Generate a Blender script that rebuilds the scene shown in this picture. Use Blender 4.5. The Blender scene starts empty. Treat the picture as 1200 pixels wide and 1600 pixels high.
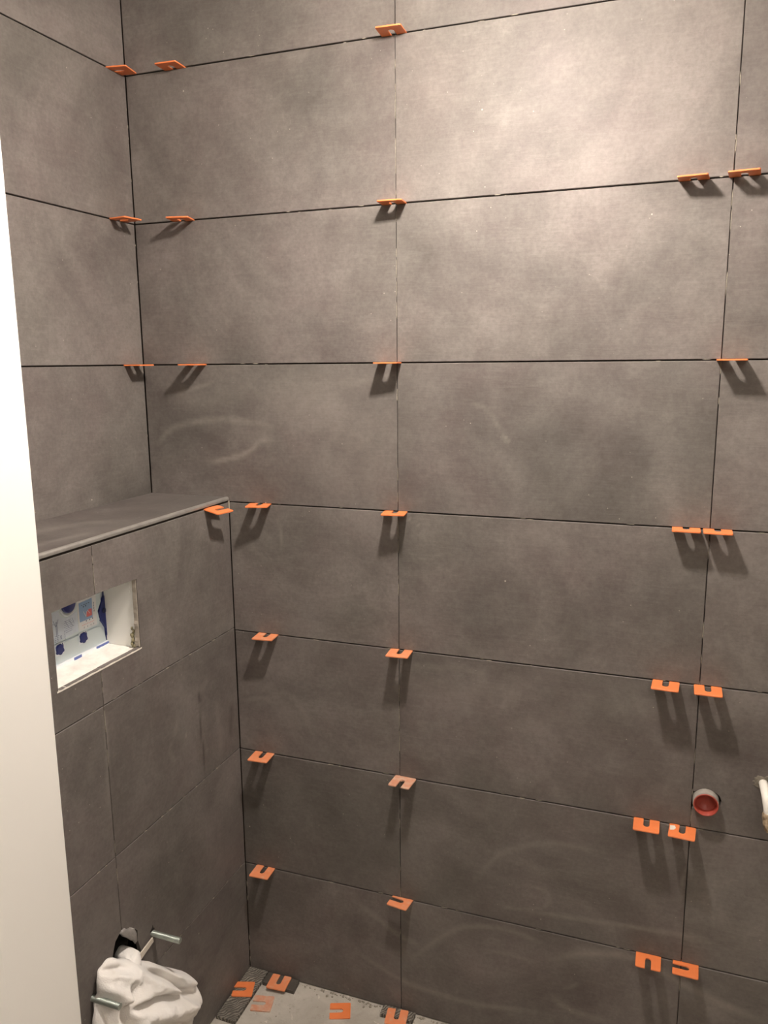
import bpy, bmesh, math, random
from mathutils import Vector, Matrix
import numpy as np

# ------------------------------------------------------------------ camera, light, exposure
SC = bpy.context.scene
COL = SC.collection
SC.view_settings.view_transform = 'Standard'
SC.view_settings.look = 'None'
SC.view_settings.gamma = 1.0
SC.view_settings.use_curve_mapping = False
SC.view_settings.exposure = 0.0

CAM = (1.14447, -1.54524, 1.50115)
YAW, PITCH, ROLL = -0.352356, -0.185508, -0.009810
FOCAL_PX = 1252.0
fw = Vector((math.sin(YAW)*math.cos(PITCH), math.cos(YAW)*math.cos(PITCH), math.sin(PITCH)))
rt = Vector((math.cos(YAW), -math.sin(YAW), 0))
up = rt.cross(fw)
rt, up = math.cos(ROLL)*rt + math.sin(ROLL)*up, -math.sin(ROLL)*rt + math.cos(ROLL)*up
cam_data = bpy.data.cameras.new('camera')
cam = bpy.data.objects.new('camera', cam_data); COL.objects.link(cam)
M = Matrix((rt, up, -fw)).transposed().to_4x4(); M.translation = Vector(CAM)
cam.matrix_world = M
cam_data.sensor_fit = 'VERTICAL'; cam_data.sensor_height = 36.0
cam_data.lens = FOCAL_PX * 36.0 / 1600.0
cam_data.clip_start = 0.02
SC.camera = cam

world = bpy.data.worlds.new('world'); SC.world = world; world.use_nodes = True
world.node_tree.nodes['Background'].inputs[0].default_value = (1.0, 0.9, 0.8, 1)
world.node_tree.nodes['Background'].inputs[1].default_value = 0.02

BULB = (0.835, -0.480, 2.155)
BULB_W = 40.0       # light the bulb throws all round
SPOT_W = 56.0       # added spot pointing down, lifts the lower wall against the top
ROOM_LAMP = (1.60, -1.90, 2.36)
ROOM_W = 8.5
WARM = (1.0, 0.895, 0.81)
EXPOSURE = 1.50
SC.view_settings.exposure = EXPOSURE

def lamp(name, loc, watts, radius, color):
    d = bpy.data.lights.new(name, 'POINT'); d.energy = watts; d.shadow_soft_size = radius; d.color = color
    o = bpy.data.objects.new(name, d); o.location = loc; COL.objects.link(o); return o
lamp('bulb_light', BULB, BULB_W, 0.033, WARM)
d = bpy.data.lights.new('added_down_spot', 'SPOT'); d.energy = SPOT_W; d.shadow_soft_size = .033; d.color = WARM; d.spot_size = math.radians(176); d.spot_blend = 1.0
o = bpy.data.objects.new('added_down_spot', d); o.location = BULB; COL.objects.link(o)  # added at the bulb to shape the falloff, not a separate lamp
lamp('ceiling_light', (ROOM_LAMP[0], ROOM_LAMP[1], ROOM_LAMP[2]), ROOM_W, 0.075, (1.0, .90, .82))

# ------------------------------------------------------------------ helpers
rng = random.Random(7)
def tag(o, label=None, cat=None, group=None, kind=None):
    if label: o['label'] = label
    if cat: o['category'] = cat
    if group: o['group'] = group
    if kind: o['kind'] = kind
    return o
def empty(name, loc=(0, 0, 0)):
    o = bpy.data.objects.new(name, None); o.location = loc; o.empty_display_size = .05; COL.objects.link(o); return o
def link(name, bm, mats, parent=None, smooth=False, recalc=True):
    if recalc: bmesh.ops.recalc_face_normals(bm, faces=bm.faces)
    me = bpy.data.meshes.new(name); bm.to_mesh(me); bm.free()
    if not isinstance(mats, (list, tuple)): mats = [mats]
    for m in mats: me.materials.append(m)
    if smooth:
        for p in me.polygons: p.use_smooth = True
    o = bpy.data.objects.new(name, me); COL.objects.link(o)
    if parent is not None:
        o.parent = parent
        o.matrix_parent_inverse = Matrix.Translation(-Vector(parent.location)) if parent.type == 'EMPTY' else Matrix()
    return o
def box(bm, x0, x1, y0, y1, z0, z1, mat=0, bevel=0.0):
    r = bmesh.ops.create_cube(bm, size=1.0)
    vs = r['verts']
    for v in vs:
        v.co = Vector(((x0+x1)/2 + v.co.x*(x1-x0), (y0+y1)/2 + v.co.y*(y1-y0), (z0+z1)/2 + v.co.z*(z1-z0)))
    fs = set(f for v in vs for f in v.link_faces)
    for f in fs: f.material_index = mat
    if bevel > 0:
        es = list(set(e for v in vs for e in v.link_edges))
        r = bmesh.ops.bevel(bm, geom=es, offset=bevel, segments=2, affect='EDGES', profile=.5)
        for f in r['faces']: f.material_index = mat
def prism(bm, pts, frame, t, mat=0, bevel=0.0, seg=2):
    """polygon pts (2-D) extruded by t along the frame's third axis"""
    o, a, b, c = [Vector(q) for q in frame]
    lo = [bm.verts.new(o + a*p[0] + b*p[1]) for p in pts]
    hi = [bm.verts.new(o + a*p[0] + b*p[1] + c*t) for p in pts]
    n = len(pts); fs = [bm.faces.new(lo[::-1]), bm.faces.new(hi)]
    for i in range(n): fs.append(bm.faces.new((lo[i], lo[(i+1) % n], hi[(i+1) % n], hi[i])))
    for f in fs: f.material_index = mat
    if bevel > 0:
        es = [e for e in fs[1].edges]
        r = bmesh.ops.bevel(bm, geom=es, offset=bevel, segments=seg, affect='EDGES', profile=.5)
        for f in r['faces']: f.material_index = mat
def tube(bm, pts, radii, n=20, cap=True, mat=0):
    pts = [Vector(p) for p in pts]; rings = []
    if not isinstance(radii, (list, tuple)): radii = [radii]*len(pts)
    prev = None
    for i, p in enumerate(pts):
        a = pts[max(i-1, 0)]; b = pts[min(i+1, len(pts)-1)]
        t = (b-a)
        if t.length < 1e-9: t = prev[1] if prev else Vector((0, 0, 1))
        t = t.normalized()
        if prev is None:
            u = t.orthogonal().normalized()
        else:
            u = (prev[0] - t*prev[0].dot(t)).normalized()
        w = t.cross(u); prev = (u, t)
        rings.append([bm.verts.new(p + (u*math.cos(2*math.pi*k/n) + w*math.sin(2*math.pi*k/n))*radii[i]) for k in range(n)])
    for r0, r1 in zip(rings, rings[1:]):
        for k in range(n):
            f = bm.faces.new((r0[k], r0[(k+1) % n], r1[(k+1) % n], r1[k])); f.material_index = mat; f.smooth = True
    if cap:
        bm.faces.new(rings[0][::-1]).material_index = mat; bm.faces.new(rings[-1]).material_index = mat
    return rings
def lathe(bm, centre, axis, prof, n=48, mat=0):
    """prof: (distance along the axis, radius)"""
    c = Vector(centre); ax = Vector(axis).normalized(); u = ax.orthogonal().normalized(); w = ax.cross(u); rings = []
    for s, r in prof:
        rings.append([bm.verts.new(c + ax*s + (u*math.cos(2*math.pi*k/n) + w*math.sin(2*math.pi*k/n))*max(r, 1e-5)) for k in range(n)])
    for r0, r1 in zip(rings, rings[1:]):
        for k in range(n):
            f = bm.faces.new((r0[k], r0[(k+1) % n], r1[(k+1) % n], r1[k])); f.material_index = mat; f.smooth = True

# ------------------------------------------------------------------ materials
class NT:
    def __init__(s, name):
        s.m = bpy.data.materials.new(name); s.m.use_nodes = True; s.t = s.m.node_tree
        s.b = s.t.nodes['Principled BSDF']
    def n(s, typ, **kw):
        nd = s.t.nodes.new(typ)
        for k, v in kw.items():
            if k.startswith('i_'): nd.inputs[int(k[2:]) if k[2:].isdigit() else k[2:].replace('_', ' ')].default_value = v
            else: setattr(nd, k, v)
        return nd
    def l(s, a, b): s.t.links.new(a, b)
    def math(s, op, a, b=None, clamp=False):
        nd = s.n('ShaderNodeMath', operation=op); nd.use_clamp = clamp
        for i, v in enumerate((a, b)):
            if v is None: continue
            if isinstance(v, (int, float)): nd.inputs[i].default_value = v
            else: s.l(v, nd.inputs[i])
        return nd.outputs[0]
    def mix(s, f, a, b, blend='MIX'):
        nd = s.n('ShaderNodeMix', data_type='RGBA', blend_type=blend)
        for i, v in ((0, f), (6, a), (7, b)):
            if isinstance(v, (int, float)): nd.inputs[i].default_value = v
            elif isinstance(v, tuple): nd.inputs[i].default_value = v if len(v) == 4 else v+(1,)
            else: s.l(v, nd.inputs[i])
        return nd.outputs[2]
    def ramp(s, f, lo, hi, a=0.0, b=1.0):
        nd = s.n('ShaderNodeMapRange'); nd.clamp = True; s.l(f, nd.inputs[0])
        for i, v in enumerate((lo, hi, a, b)): nd.inputs[i+1].default_value = v
        return nd.outputs[0]
    def noise(s, vec, scale, detail=4, rough=.55, dist=0.0):
        nd = s.n('ShaderNodeTexNoise'); nd.inputs['Scale'].default_value = scale; nd.inputs['Detail'].default_value = detail
        nd.inputs['Roughness'].default_value = rough; nd.inputs['Distortion'].default_value = dist
        s.l(vec, nd.inputs['Vector']); return nd.outputs['Fac']
def simple(name, col, rough=.5, metal=0.0, noise_amt=0.0, noise_scale=30, bump=0.0, bump_scale=60, spec=.5):
    t = NT(name); t.b.inputs['Roughness'].default_value = rough; t.b.inputs['Metallic'].default_value = metal
    t.b.inputs['Specular IOR Level'].default_value = spec
    co = t.n('ShaderNodeTexCoord').outputs['Object']
    f = t.noise(co, noise_scale, 5)
    lo = tuple(c*(1-noise_amt) for c in col); hi = tuple(min(c*(1+noise_amt), 1) for c in col)
    t.l(t.mix(t.ramp(f, .3, .7), lo, hi), t.b.inputs['Base Color'])
    if bump:
        bp = t.n('ShaderNodeBump'); bp.inputs['Strength'].default_value = 1; bp.inputs['Distance'].default_value = bump
        t.l(t.noise(co, bump_scale, 6), bp.inputs['Height']); t.l(bp.outputs[0], t.b.inputs['Normal'])
    return t.m

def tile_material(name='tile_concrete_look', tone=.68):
    t = NT(name)
    geo = t.n('ShaderNodeNewGeometry'); rnd = geo.outputs['Random Per Island']
    co = t.n('ShaderNodeTexCoord').outputs['Object']
    off = t.n('ShaderNodeVectorMath', operation='SCALE'); comb = t.n('ShaderNodeCombineXYZ')
    for i in range(3): comb.inputs[i].default_value = (37.0, 19.0, 53.0)[i]
    t.l(comb.outputs[0], off.inputs[0]); t.l(rnd, off.inputs['Scale'])
    add = t.n('ShaderNodeVectorMath', operation='ADD'); t.l(co, add.inputs[0]); t.l(off.outputs[0], add.inputs[1])
    v = add.outputs[0]
    clouds = t.noise(v, 4.2, 7, .6, .5)
    c2 = t.noise(v, 13, 6, .62, .3)
    hue = t.noise(v, 3.1, 3, .5)
    fine = t.noise(v, 130, 4, .7)
    mp = t.n('ShaderNodeMapping'); mp.inputs['Scale'].default_value = (1.0, 1.0, 9.0); t.l(v, mp.inputs['Vector'])
    streak = t.noise(mp.outputs[0], 22, 6, .68)
    base = t.mix(t.ramp(clouds, .36, .66), (0.165, 0.146, 0.133), (0.286, 0.258, 0.238))
    pink = t.mix(t.ramp(hue, .38, .62), (0.210, 0.194, 0.173), (0.244, 0.200, 0.190))
    base = t.mix(.5, base, pink)
    base = t.mix(t.ramp(c2, .38, .66, 0, .5), base, (0.298, 0.274, 0.251))
    base = t.mix(t.ramp(streak, .5, .78, 0, .35), base, (0.330, 0.303, 0.280))
    base = t.mix(t.ramp(fine, .35, .62, .22, 0), base, (0.076, 0.065, 0.057))
    # each tile slightly lighter or darker than the next
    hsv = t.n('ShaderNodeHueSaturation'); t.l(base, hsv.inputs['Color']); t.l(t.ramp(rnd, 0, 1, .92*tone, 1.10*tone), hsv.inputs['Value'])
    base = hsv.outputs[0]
    big = t.noise(v, 3.3, 6, .62, 1.4)
    mot = t.noise(v, 9, 7, .68, 1.0)
    k = t.math('MULTIPLY', t.ramp(big, .33, .66, .80, 1.14), t.ramp(mot, .30, .70, .90, 1.09))
    kc = t.n('ShaderNodeCombineColor'); [t.l(k, kc.inputs[i]) for i in range(3)]
    base = t.mix(1.0, base, kc.outputs[0], 'MULTIPLY')
    # mortar specks
    vo = t.n('ShaderNodeTexVoronoi'); vo.inputs['Scale'].default_value = 46; vo.inputs['Randomness'].default_value = 1; t.l(v, vo.inputs['Vector'])
    gate = t.ramp(t.noise(v, 6, 2), .46, .60)
    sp = t.math('MULTIPLY', t.ramp(vo.outputs['Distance'], .03, .06, 1, 0), gate)
    vo2 = t.n('ShaderNodeTexVoronoi'); vo2.inputs['Scale'].default_value = 11; t.l(v, vo2.inputs['Vector'])
    sp2 = t.ramp(vo2.outputs['Distance'], .012, .022, 1, 0)
    sp = t.math('MAXIMUM', t.math('MULTIPLY', sp, .6), t.math('MULTIPLY', sp2, .75))
    # wiped adhesive haze and water marks with their own shapes
    at = t.n('ShaderNodeAttribute', attribute_name='dust'); wt = t.n('ShaderNodeAttribute', attribute_name='wet')
    patch = t.noise(co, 45, 6, .7, .6)
    dust = t.math('MULTIPLY', at.outputs['Fac'], t.ramp(patch, .25, .65, .35, 1.0))
    haze = t.math('MULTIPLY', t.ramp(t.noise(co, 2.6, 5, .6, 1.6), .56, .75), .16)
    base = t.mix(t.math('MULTIPLY', t.math('MAXIMUM', t.math('MULTIPLY', dust, 1.35), haze), .62, True), base, (0.29, 0.265, 0.235))
    base = t.mix(sp, base, (0.50, 0.46, 0.39))
    base = t.mix(t.math('MULTIPLY', wt.outputs['Fac'], .75), base, (0.03, 0.025, 0.019))
    t.l(base, t.b.inputs['Base Color'])
    r = t.math('ADD', t.ramp(c2, .3, .7, .50, .60), t.math('MULTIPLY', dust, .2))
    t.l(r, t.b.inputs['Roughness'])
    t.b.inputs['Specular IOR Level'].default_value = .25
    bp = t.n('ShaderNodeBump'); bp.inputs['Distance'].default_value = .0006; bp.inputs['Strength'].default_value = .5
    h = t.math('ADD', t.math('MULTIPLY', fine, .35), t.math('ADD', t.math('MULTIPLY', c2, .5), streak))
    t.l(h, bp.inputs['Height']); t.l(bp.outputs[0], t.b.inputs['Normal'])
    return t.m
TILE = tile_material()
TILE_LEDGE = tile_material('tile_ledge_shaded', .50)  # same wall tile, its colour darkened to imitate the dim ledge top
CEMENT = simple('grey_render', (0.42, 0.39, 0.35), .9, noise_amt=.12, noise_scale=4)
BACKING = simple('tile_adhesive', (0.028, 0.022, 0.017), .9, noise_amt=.4)
CRUMB = simple('pale_adhesive_residue', (0.27, 0.245, 0.20), .9, noise_amt=.25, noise_scale=200)
PLASTER = simple('white_plaster', (0.80, 0.77, 0.70), .8, noise_amt=.03, noise_scale=5, bump=.0006, bump_scale=30)
PAINT = simple('cream_white_lacquer', (0.88, 0.87, 0.83), .35, noise_amt=.01, noise_scale=3)
ROUGH_PLASTER = simple('rough_sill_plaster', (0.78, 0.74, 0.69), .9, noise_amt=.10, noise_scale=35, bump=.003, bump_scale=45)
TRIM_METAL = simple('brushed_grey_profile', (0.34, 0.325, 0.30), .38, metal=.55, noise_amt=.12, noise_scale=60)
DARKGAP = simple('dark_gap', (0.012, 0.010, 0.008), .95)

def orange_material(name, base, dusty):
    t = NT(name); co = t.n('ShaderNodeTexCoord').outputs['Object']; oi = t.n('ShaderNodeObjectInfo').outputs['Random']
    cb = t.n('ShaderNodeCombineXYZ'); t.l(t.math('MULTIPLY', oi, 31.0), cb.inputs[0]); t.l(t.math('MULTIPLY', oi, 17.0), cb.inputs[1])
    ad = t.n('ShaderNodeVectorMath', operation='ADD'); t.l(co, ad.inputs[0]); t.l(cb.outputs[0], ad.inputs[1])
    f = t.noise(ad.outputs[0], 60, 6, .65); g = t.noise(ad.outputs[0], 22, 3)
    c = t.mix(t.ramp(g, .35, .65), base, tuple(min(1, q*1.12) for q in base))
    c = t.mix(t.ramp(f, .62-dusty*.3, .72-dusty*.1, 0, .25+dusty*.6), c, (0.58, 0.46, 0.36))
    t.l(c, t.b.inputs['Base Color']); t.b.inputs['Roughness'].default_value = .42
    t.b.inputs['Subsurface Weight'].default_value = 0.0
    return t.m
ORANGE = orange_material('orange_plastic', (0.74, 0.205, 0.066), .0)
ORANGE_DUSTY = orange_material('orange_plastic_dusty', (0.70, 0.245, 0.11), .35)
ORANGE_PALE = orange_material('orange_plastic_caked', (0.58, 0.26, 0.16), .75)

# ------------------------------------------------------------------ traces left on the tiles (metres on the wall)
BACK_SMEARS = [
  ([(0.777,0.378), (0.812,0.432), (0.846,0.468), (0.927,0.503), (0.993,0.511), (1.063,0.505)], 0.01, 0.35),
  ([(0.891,0.334), (0.959,0.342), (1.038,0.347), (1.127,0.355), (1.200,0.359), (1.260,0.358)], 0.007, 0.6),
  ([(0.839,0.340), (0.849,0.333), (0.918,0.347), (0.942,0.371), (0.930,0.393), (0.889,0.397)], 0.005, 0.35),
  ([(0.628,0.142), (0.675,0.191), (0.720,0.236), (0.764,0.264), (0.836,0.279), (0.892,0.275), (0.922,0.268)], 0.009, 0.5),
  ([(0.794,0.214), (0.865,0.220), (0.914,0.213)], 0.006, 0.4),
  ([(0.948,0.231), (1.027,0.268), (1.105,0.282), (1.181,0.263), (1.231,0.243), (1.292,0.224), (1.370,0.208)], 0.012, 0.75),
  ([(0.503,0.257), (0.551,0.230), (0.605,0.199), (0.659,0.184)], 0.01, 0.5),
  ([(0.501,0.124), (0.605,0.084), (0.675,0.074), (0.781,0.072), (0.924,0.093)], 0.009, 0.6),
  ([(0.953,0.144), (0.979,0.126), (1.020,0.117), (1.086,0.118)], 0.01, 0.5),
  ([(0.977,0.168), (1.010,0.189)], 0.005, 0.4),
  ([(0.027,1.319), (0.054,1.349), (0.103,1.368), (0.186,1.378), (0.266,1.374), (0.344,1.364)], 0.01, 0.5),
  ([(0.156,1.283), (0.189,1.288), (0.239,1.300), (0.272,1.318), (0.293,1.335), (0.327,1.337)], 0.008, 0.75),
  ([(0.073,1.431), (0.124,1.445), (0.183,1.461)], 0.007, 0.5),
  ([(0.255,1.470), (0.285,1.443), (0.330,1.416)], 0.012, 0.3),
  ([(0.355,1.463), (0.466,1.456), (0.579,1.469)], 0.02, 0.3),
  ([(0.329,1.171), (0.332,1.135), (0.337,1.092)], 0.004, 0.5),
  ([(0.759,1.422), (0.791,1.407), (0.814,1.377), (0.834,1.346)], 0.006, 0.35),
  ([(0.825,1.358), (0.836,1.343)], 0.005, 0.7),
  ([(0.627,1.184), (0.653,1.167)], 0.002, 0.8),
  ([(0.337,0.753), (0.369,0.727), (0.399,0.661)], 0.012, 0.35),
  ([(0.228,0.722), (0.271,0.736), (0.303,0.725)], 0.008, 0.45),
  ([(1.210,0.519), (1.200,0.474), (1.199,0.431)], 0.003, 0.6),
  ([(0.606,0.910), (0.631,0.911), (0.649,0.903)], 0.002, 0.5),
  ([(1.284,0.625), (1.323,0.626)], 0.004, 0.5),
  ([(0.717,0.871), (0.799,0.860)], 0.01, 0.25),
  ([(0.631,0.860), (0.717,0.864)], 0.012, 0.35),
  ([(1.310,0.692), (1.325,0.694)], 0.0012, 1),
]
BOX_SMEARS = [
  ([(-0.237,0.786), (-0.244,0.765), (-0.254,0.749)], 0.01, 0.5),
  ([(-0.091,0.765), (-0.090,0.718), (-0.081,0.667), (-0.082,0.621)], 0.014, 0.35),
  ([(-0.183,0.810), (-0.139,0.811), (-0.127,0.824)], 0.01, 0.3),
  ([(-0.451,0.890), (-0.455,0.842), (-0.458,0.781), (-0.462,0.707)], 0.006, 0.5),
  ([(-0.465,0.619), (-0.453,0.578), (-0.451,0.516)], 0.006, 0.45),
  ([(-0.264,0.739), (-0.271,0.721), (-0.253,0.691)], 0.008, 0.4),
  ([(-0.129,0.582), (-0.098,0.470), (-0.148,0.372)], 0.02, 0.35),
  ([(-0.001,0.564), (-0.007,0.559)], 0.008, 0.5),
  ([(-0.052,0.171), (-0.085,0.135), (-0.167,0.164)], 0.012, 0.4),
  ([(-0.212,0.736), (-0.213,0.726)], 0.001, 1),
]
BOX_WET = [
  ([(-0.160,0.802), (-0.154,0.779)], 0.006, 0.9),
  ([(-0.154,0.779), (-0.158,0.718), (-0.152,0.663), (-0.152,0.616)], 0.0035, 0.8),
  ([(-0.028,0.723), (-0.040,0.649)], 0.012, 0.5),
  ([(-0.220,0.426), (-0.231,0.364)], 0.006, 0.5),
  ([(-0.116,0.268), (-0.107,0.211), (-0.190,0.207)], 0.03, 0.4),
]
DUST_EXTRA_BACK = [([(.33, 1.44), (.45, 1.40), (.55, 1.33)], .08, .42), ([(.40, 1.30), (.52, 1.27), (.58, 1.40)], .07, .30), ([(.05, 1.45), (.15, 1.42), (.30, 1.46)], .03, .25), ([(.25, .78), (.31, .74), (.37, .66)], .03, .22), ([(.63, .83), (.75, .82), (.9, .84)], .035, .22), ([(.85, .75), (1.0, .82), (1.15, .84)], .03, .2),([(0.25, 1.34), (0.33, 1.355)], .02, .25)]

# ------------------------------------------------------------------ tiled surfaces
ROWS = [0.0, .2974, .5984, .8935, 1.1948, 1.4985, 1.8018, 2.1024, 2.40]
GAP_H, GAP_V, TH = .0026, .0014, .009
def seg_field(P, strokes):
    out = np.zeros(len(P))
    for pts, w, s in strokes:
        # Catmull-Rom resample for a flowing stroke
        q = [np.array(p, float) for p in pts]; q = [2*q[0]-q[1]] + q + [2*q[-1]-q[-2]]; res = []
        for i in range(1, len(q)-2):
            for k in range(6):
                u = k/6; res.append(.5*((2*q[i]) + (-q[i-1]+q[i+1])*u + (2*q[i-1]-5*q[i]+4*q[i+1]-q[i+2])*u*u + (-q[i-1]+3*q[i]-3*q[i+1]+q[i+2])*u**3))
        res.append(q[-2]); n = len(res)-1
        best = np.zeros(len(P))
        for i in range(n):
            a, b = res[i], res[i+1]; d = b-a; L = max(d@d, 1e-12)
            u = np.clip(((P-a)@d)/L, 0, 1); D = np.linalg.norm(P-a-u[:, None]*d, axis=1)
            tpos = (i+u)/n; taper = np.clip(np.minimum(tpos, 1-tpos)*5+.25, 0, 1)
            best = np.maximum(best, np.exp(-(D/(w*.75))**2)*taper*s)
        out = np.maximum(out, best)
    return out
class Surf:
    """a tiled surface: origin o, in-plane axes a and b, outward normal c; tile faces lie at the origin's plane"""
    def __init__(s, o, a, b, c, dust=(), wet=()):
        s.o, s.a, s.b, s.c = [Vector(q) for q in (o, a, b, c)]; s.bm = bmesh.new(); s.dust = list(dust); s.wet = list(wet)
        s.ld = s.bm.verts.layers.float.new('dust'); s.lw = s.bm.verts.layers.float.new('wet')
    def P(s, u, v, w=0): return s.o + s.a*u + s.b*v + s.c*w
    def tile(s, u0, u1, v0, v1, step=.006, lip=0.0):
        ch = .0009
        nu = max(2, int((u1-u0)/step)); nv = max(2, int((v1-v0)/step))
        us = np.linspace(u0+ch, u1-ch, nu+1); vs = np.linspace(v0+ch, v1-ch, nv+1)
        g = [[s.bm.verts.new(s.P(u, v, lip)) for v in vs] for u in us]
        if s.dust or s.wet:
            PP = np.array([(u, v) for u in us for v in vs]); D = seg_field(PP, s.dust); W = seg_field(PP, s.wet); k = 0
            for row in g:
                for vt in row: vt[s.ld] = float(D[k]); vt[s.lw] = float(W[k]); k += 1
        for i in range(nu):
            for j in range(nv): s.bm.faces.new((g[i][j], g[i+1][j], g[i+1][j+1], g[i][j+1]))
        edge = [g[i][0] for i in range(nu+1)] + [g[nu][j] for j in range(1, nv+1)] + [g[i][nv] for i in range(nu-1, -1, -1)] + [g[0][j] for j in range(nv-1, 0, -1)]
        uv = [(u, v0) for u in us] + [(u1, v) for v in vs[1:]] + [(u, v1) for u in us[-2::-1]] + [(u0, v) for v in vs[-2:0:-1]]
        # corners of the chamfer ring
        uv = [(u0 if abs(p[0]-us[0]) < 1e-9 else u1 if abs(p[0]-us[-1]) < 1e-9 else p[0], v0 if abs(p[1]-vs[0]) < 1e-9 else v1 if abs(p[1]-vs[-1]) < 1e-9 else p[1]) for p in uv]
        r1 = [s.bm.verts.new(s.P(p[0], p[1], lip-ch)) for p in uv]; r2 = [s.bm.verts.new(s.P(p[0], p[1], -TH)) for p in uv]
        n = len(edge)
        for i in range(n):
            j = (i+1) % n
            s.bm.faces.new((edge[j], edge[i], r1[i], r1[j])); s.bm.faces.new((r1[j], r1[i], r2[i], r2[j]))
    def poly(s, pts):
        prism(s.bm, pts, (s.P(0, 0, -TH), s.a, s.b, s.c), TH, 0, .0008)
    def back(s, u0, u1, v0, v1, t=.02, mat=1):
        prism(s.bm, [(u0, v0), (u1, v0), (u1, v1), (u0, v1)], (s.P(0, 0, -TH-t), s.a, s.b, s.c), t, mat)
    def crumb(s, u, v, du, dv):
        n = 7; pts = []
        for k in range(n):
            an = 2*math.pi*k/n; r = rng.uniform(.65, 1.0); pts.append((u+math.cos(an)*du*r, v+math.sin(an)*dv*r))
        prism(s.bm, pts, (s.P(0, 0, -.0045), s.a, s.b, s.c), .0045+rng.uniform(.0001, .0006), 2)
    def done(s, name, parent=None):
        return link(name, s.bm, [TILE, BACKING, CRUMB], parent)

# back wall (room side faces -Y)
COL1, COL2, XR = 0.6071, 1.2090, 2.30
ZTOP = 2.46
BK = Surf((0, 0, 0), (1, 0, 0), (0, 0, 1), (0, -1, 0), BACK_SMEARS + DUST_EXTRA_BACK)
BOXX, JY = .205, -.4545
for i in range(8):
    z0, z1 = ROWS[i]+GAP_H/2, ROWS[i+1]-GAP_H/2
    if i == 0: z0 = .002
    lowrow = i < 4
    xs = [BOXX+.001 if lowrow else .0012, COL1, COL2, COL2+.602, XR]
    if i >= 7: z1 = ZTOP
    for k in range(4):
        a0, a1 = xs[k]+(GAP_V/2 if k else 0), xs[k+1]-GAP_V/2
        lip = rng.uniform(-.0004, .0005)
        if i == 2 and k == 2:
            # tile cut round the waste pipe: notch open to the joint at its left
            cx, cz, r = 1.2335, .6585, .0252
            cut = []
            for n_ in range(0, 25):
                an = math.radians(140 - n_*280/24); rr = r+.0016+(.0022 if n_ in (9, 10, 11, 19, 20) else 0)+rng.uniform(-.0005, .0007)
                cut.append((max(cx+math.cos(an)*rr, a0+.0004), cz+math.sin(an)*rr))
            BK.poly([(a0, z0), (a1, z0), (a1, z1), (a0, z1), (a0, cut[0][1]+.001)] + cut + [(a0, cut[-1][1]-.001)])
        else:
            BK.tile(a0, a1, z0, z1, lip=lip)
BK.back(-.02, XR, 0, ZTOP)
for z in ROWS[1:8]:
    for k in range(9):
        BK.crumb(rng.uniform(.25, 1.5), z + rng.choice((-1, 1))*.0012, rng.uniform(.002, .009), rng.uniform(.0006, .0011))
for x, n_ in ((COL1, 34), (COL2, 22)):
    for k in range(n_):
        BK.crumb(x+rng.uniform(-.0005, .0005), rng.uniform(.2, 2.2), rng.uniform(.0006, .0010), rng.uniform(.004, .022))
for z, L in ((.80, .04), (.74, .06), (.68, .05), (1.68, .05), (1.60, .04), (1.12, .03)):
    BK.crumb(COL1, z, .0009, L*.5)
for z in (.03, .06, .09, .20, .24):
    BK.crumb(BOXX+.002, z, .0012, .010)
wall_back = BK.done('wall_back'); tag(wall_back, 'wide wall of large brown-grey concrete-look tiles straight ahead', 'wall', kind='structure')

# left wall above the ledge (faces +X)
LF = Surf((0, 0, 0), (0, 1, 0), (0, 0, 1), (1, 0, 0))
for i in range(3, 8):
    z0, z1 = ROWS[i]+GAP_H/2, ROWS[i+1]-GAP_H/2
    if i >= 7: z1 = ZTOP
    for y0, y1 in ((-.5985, -.0012), (-1.0, -.600)):
        LF.tile(y0, y1, z0, z1, step=.02, lip=rng.uniform(-.0004, .0004))
LF.back(-1.0, .02, 0, ZTOP)
for k in range(10): LF.crumb(-.003+rng.uniform(-.0008, .0008), rng.uniform(1.22, 2.2), .0009, rng.uniform(.002, .006))
wall_left = LF.done('wall_left'); tag(wall_left, 'side wall of large taupe tiles above the cistern ledge', 'wall', kind='structure')

# rest of the room shell
bm = bmesh.new(); box(bm, -.05, XR+.1, -3.3, .05, ZTOP, ZTOP+.08)
tag(link('ceiling', bm, PLASTER), kind='structure')
bm = bmesh.new(); box(bm, XR, XR+.1, -3.3, .02, 0, ZTOP)
tag(link('wall_right', bm, CEMENT), kind='structure')
bm = bmesh.new(); box(bm, -.1, XR+.1, -3.4, -3.3, 0, ZTOP)
tag(link('wall_rear', bm, CEMENT), kind='structure')
bm = bmesh.new(); box(bm, -.1, 0, -3.3, -1.0, 0, ZTOP)
tag(link('wall_hall', bm, CEMENT), kind='structure')
STRIKE = .1275
JX, JYE = .360, -.7347
bm = bmesh.new(); box(bm, 0.0, JX-.03, JYE-.150, JYE-.012, 0, ZTOP)
tag(link('wall_front', bm, CEMENT), 'white partition beside the doorway', 'wall', kind='structure')
bm = bmesh.new()
box(bm, JX-.03, JX, JYE-.165, JYE, .0, ZTOP, bevel=.002)                  # jamb lining
box(bm, JX, JX+.004, JYE-.163, JYE-STRIKE, .0, ZTOP, bevel=.0010)             # striking strip
tag(link('door_1', bm, PAINT), 'cream white painted door jamb at the left edge of the view', 'door frame', kind='structure')

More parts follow.
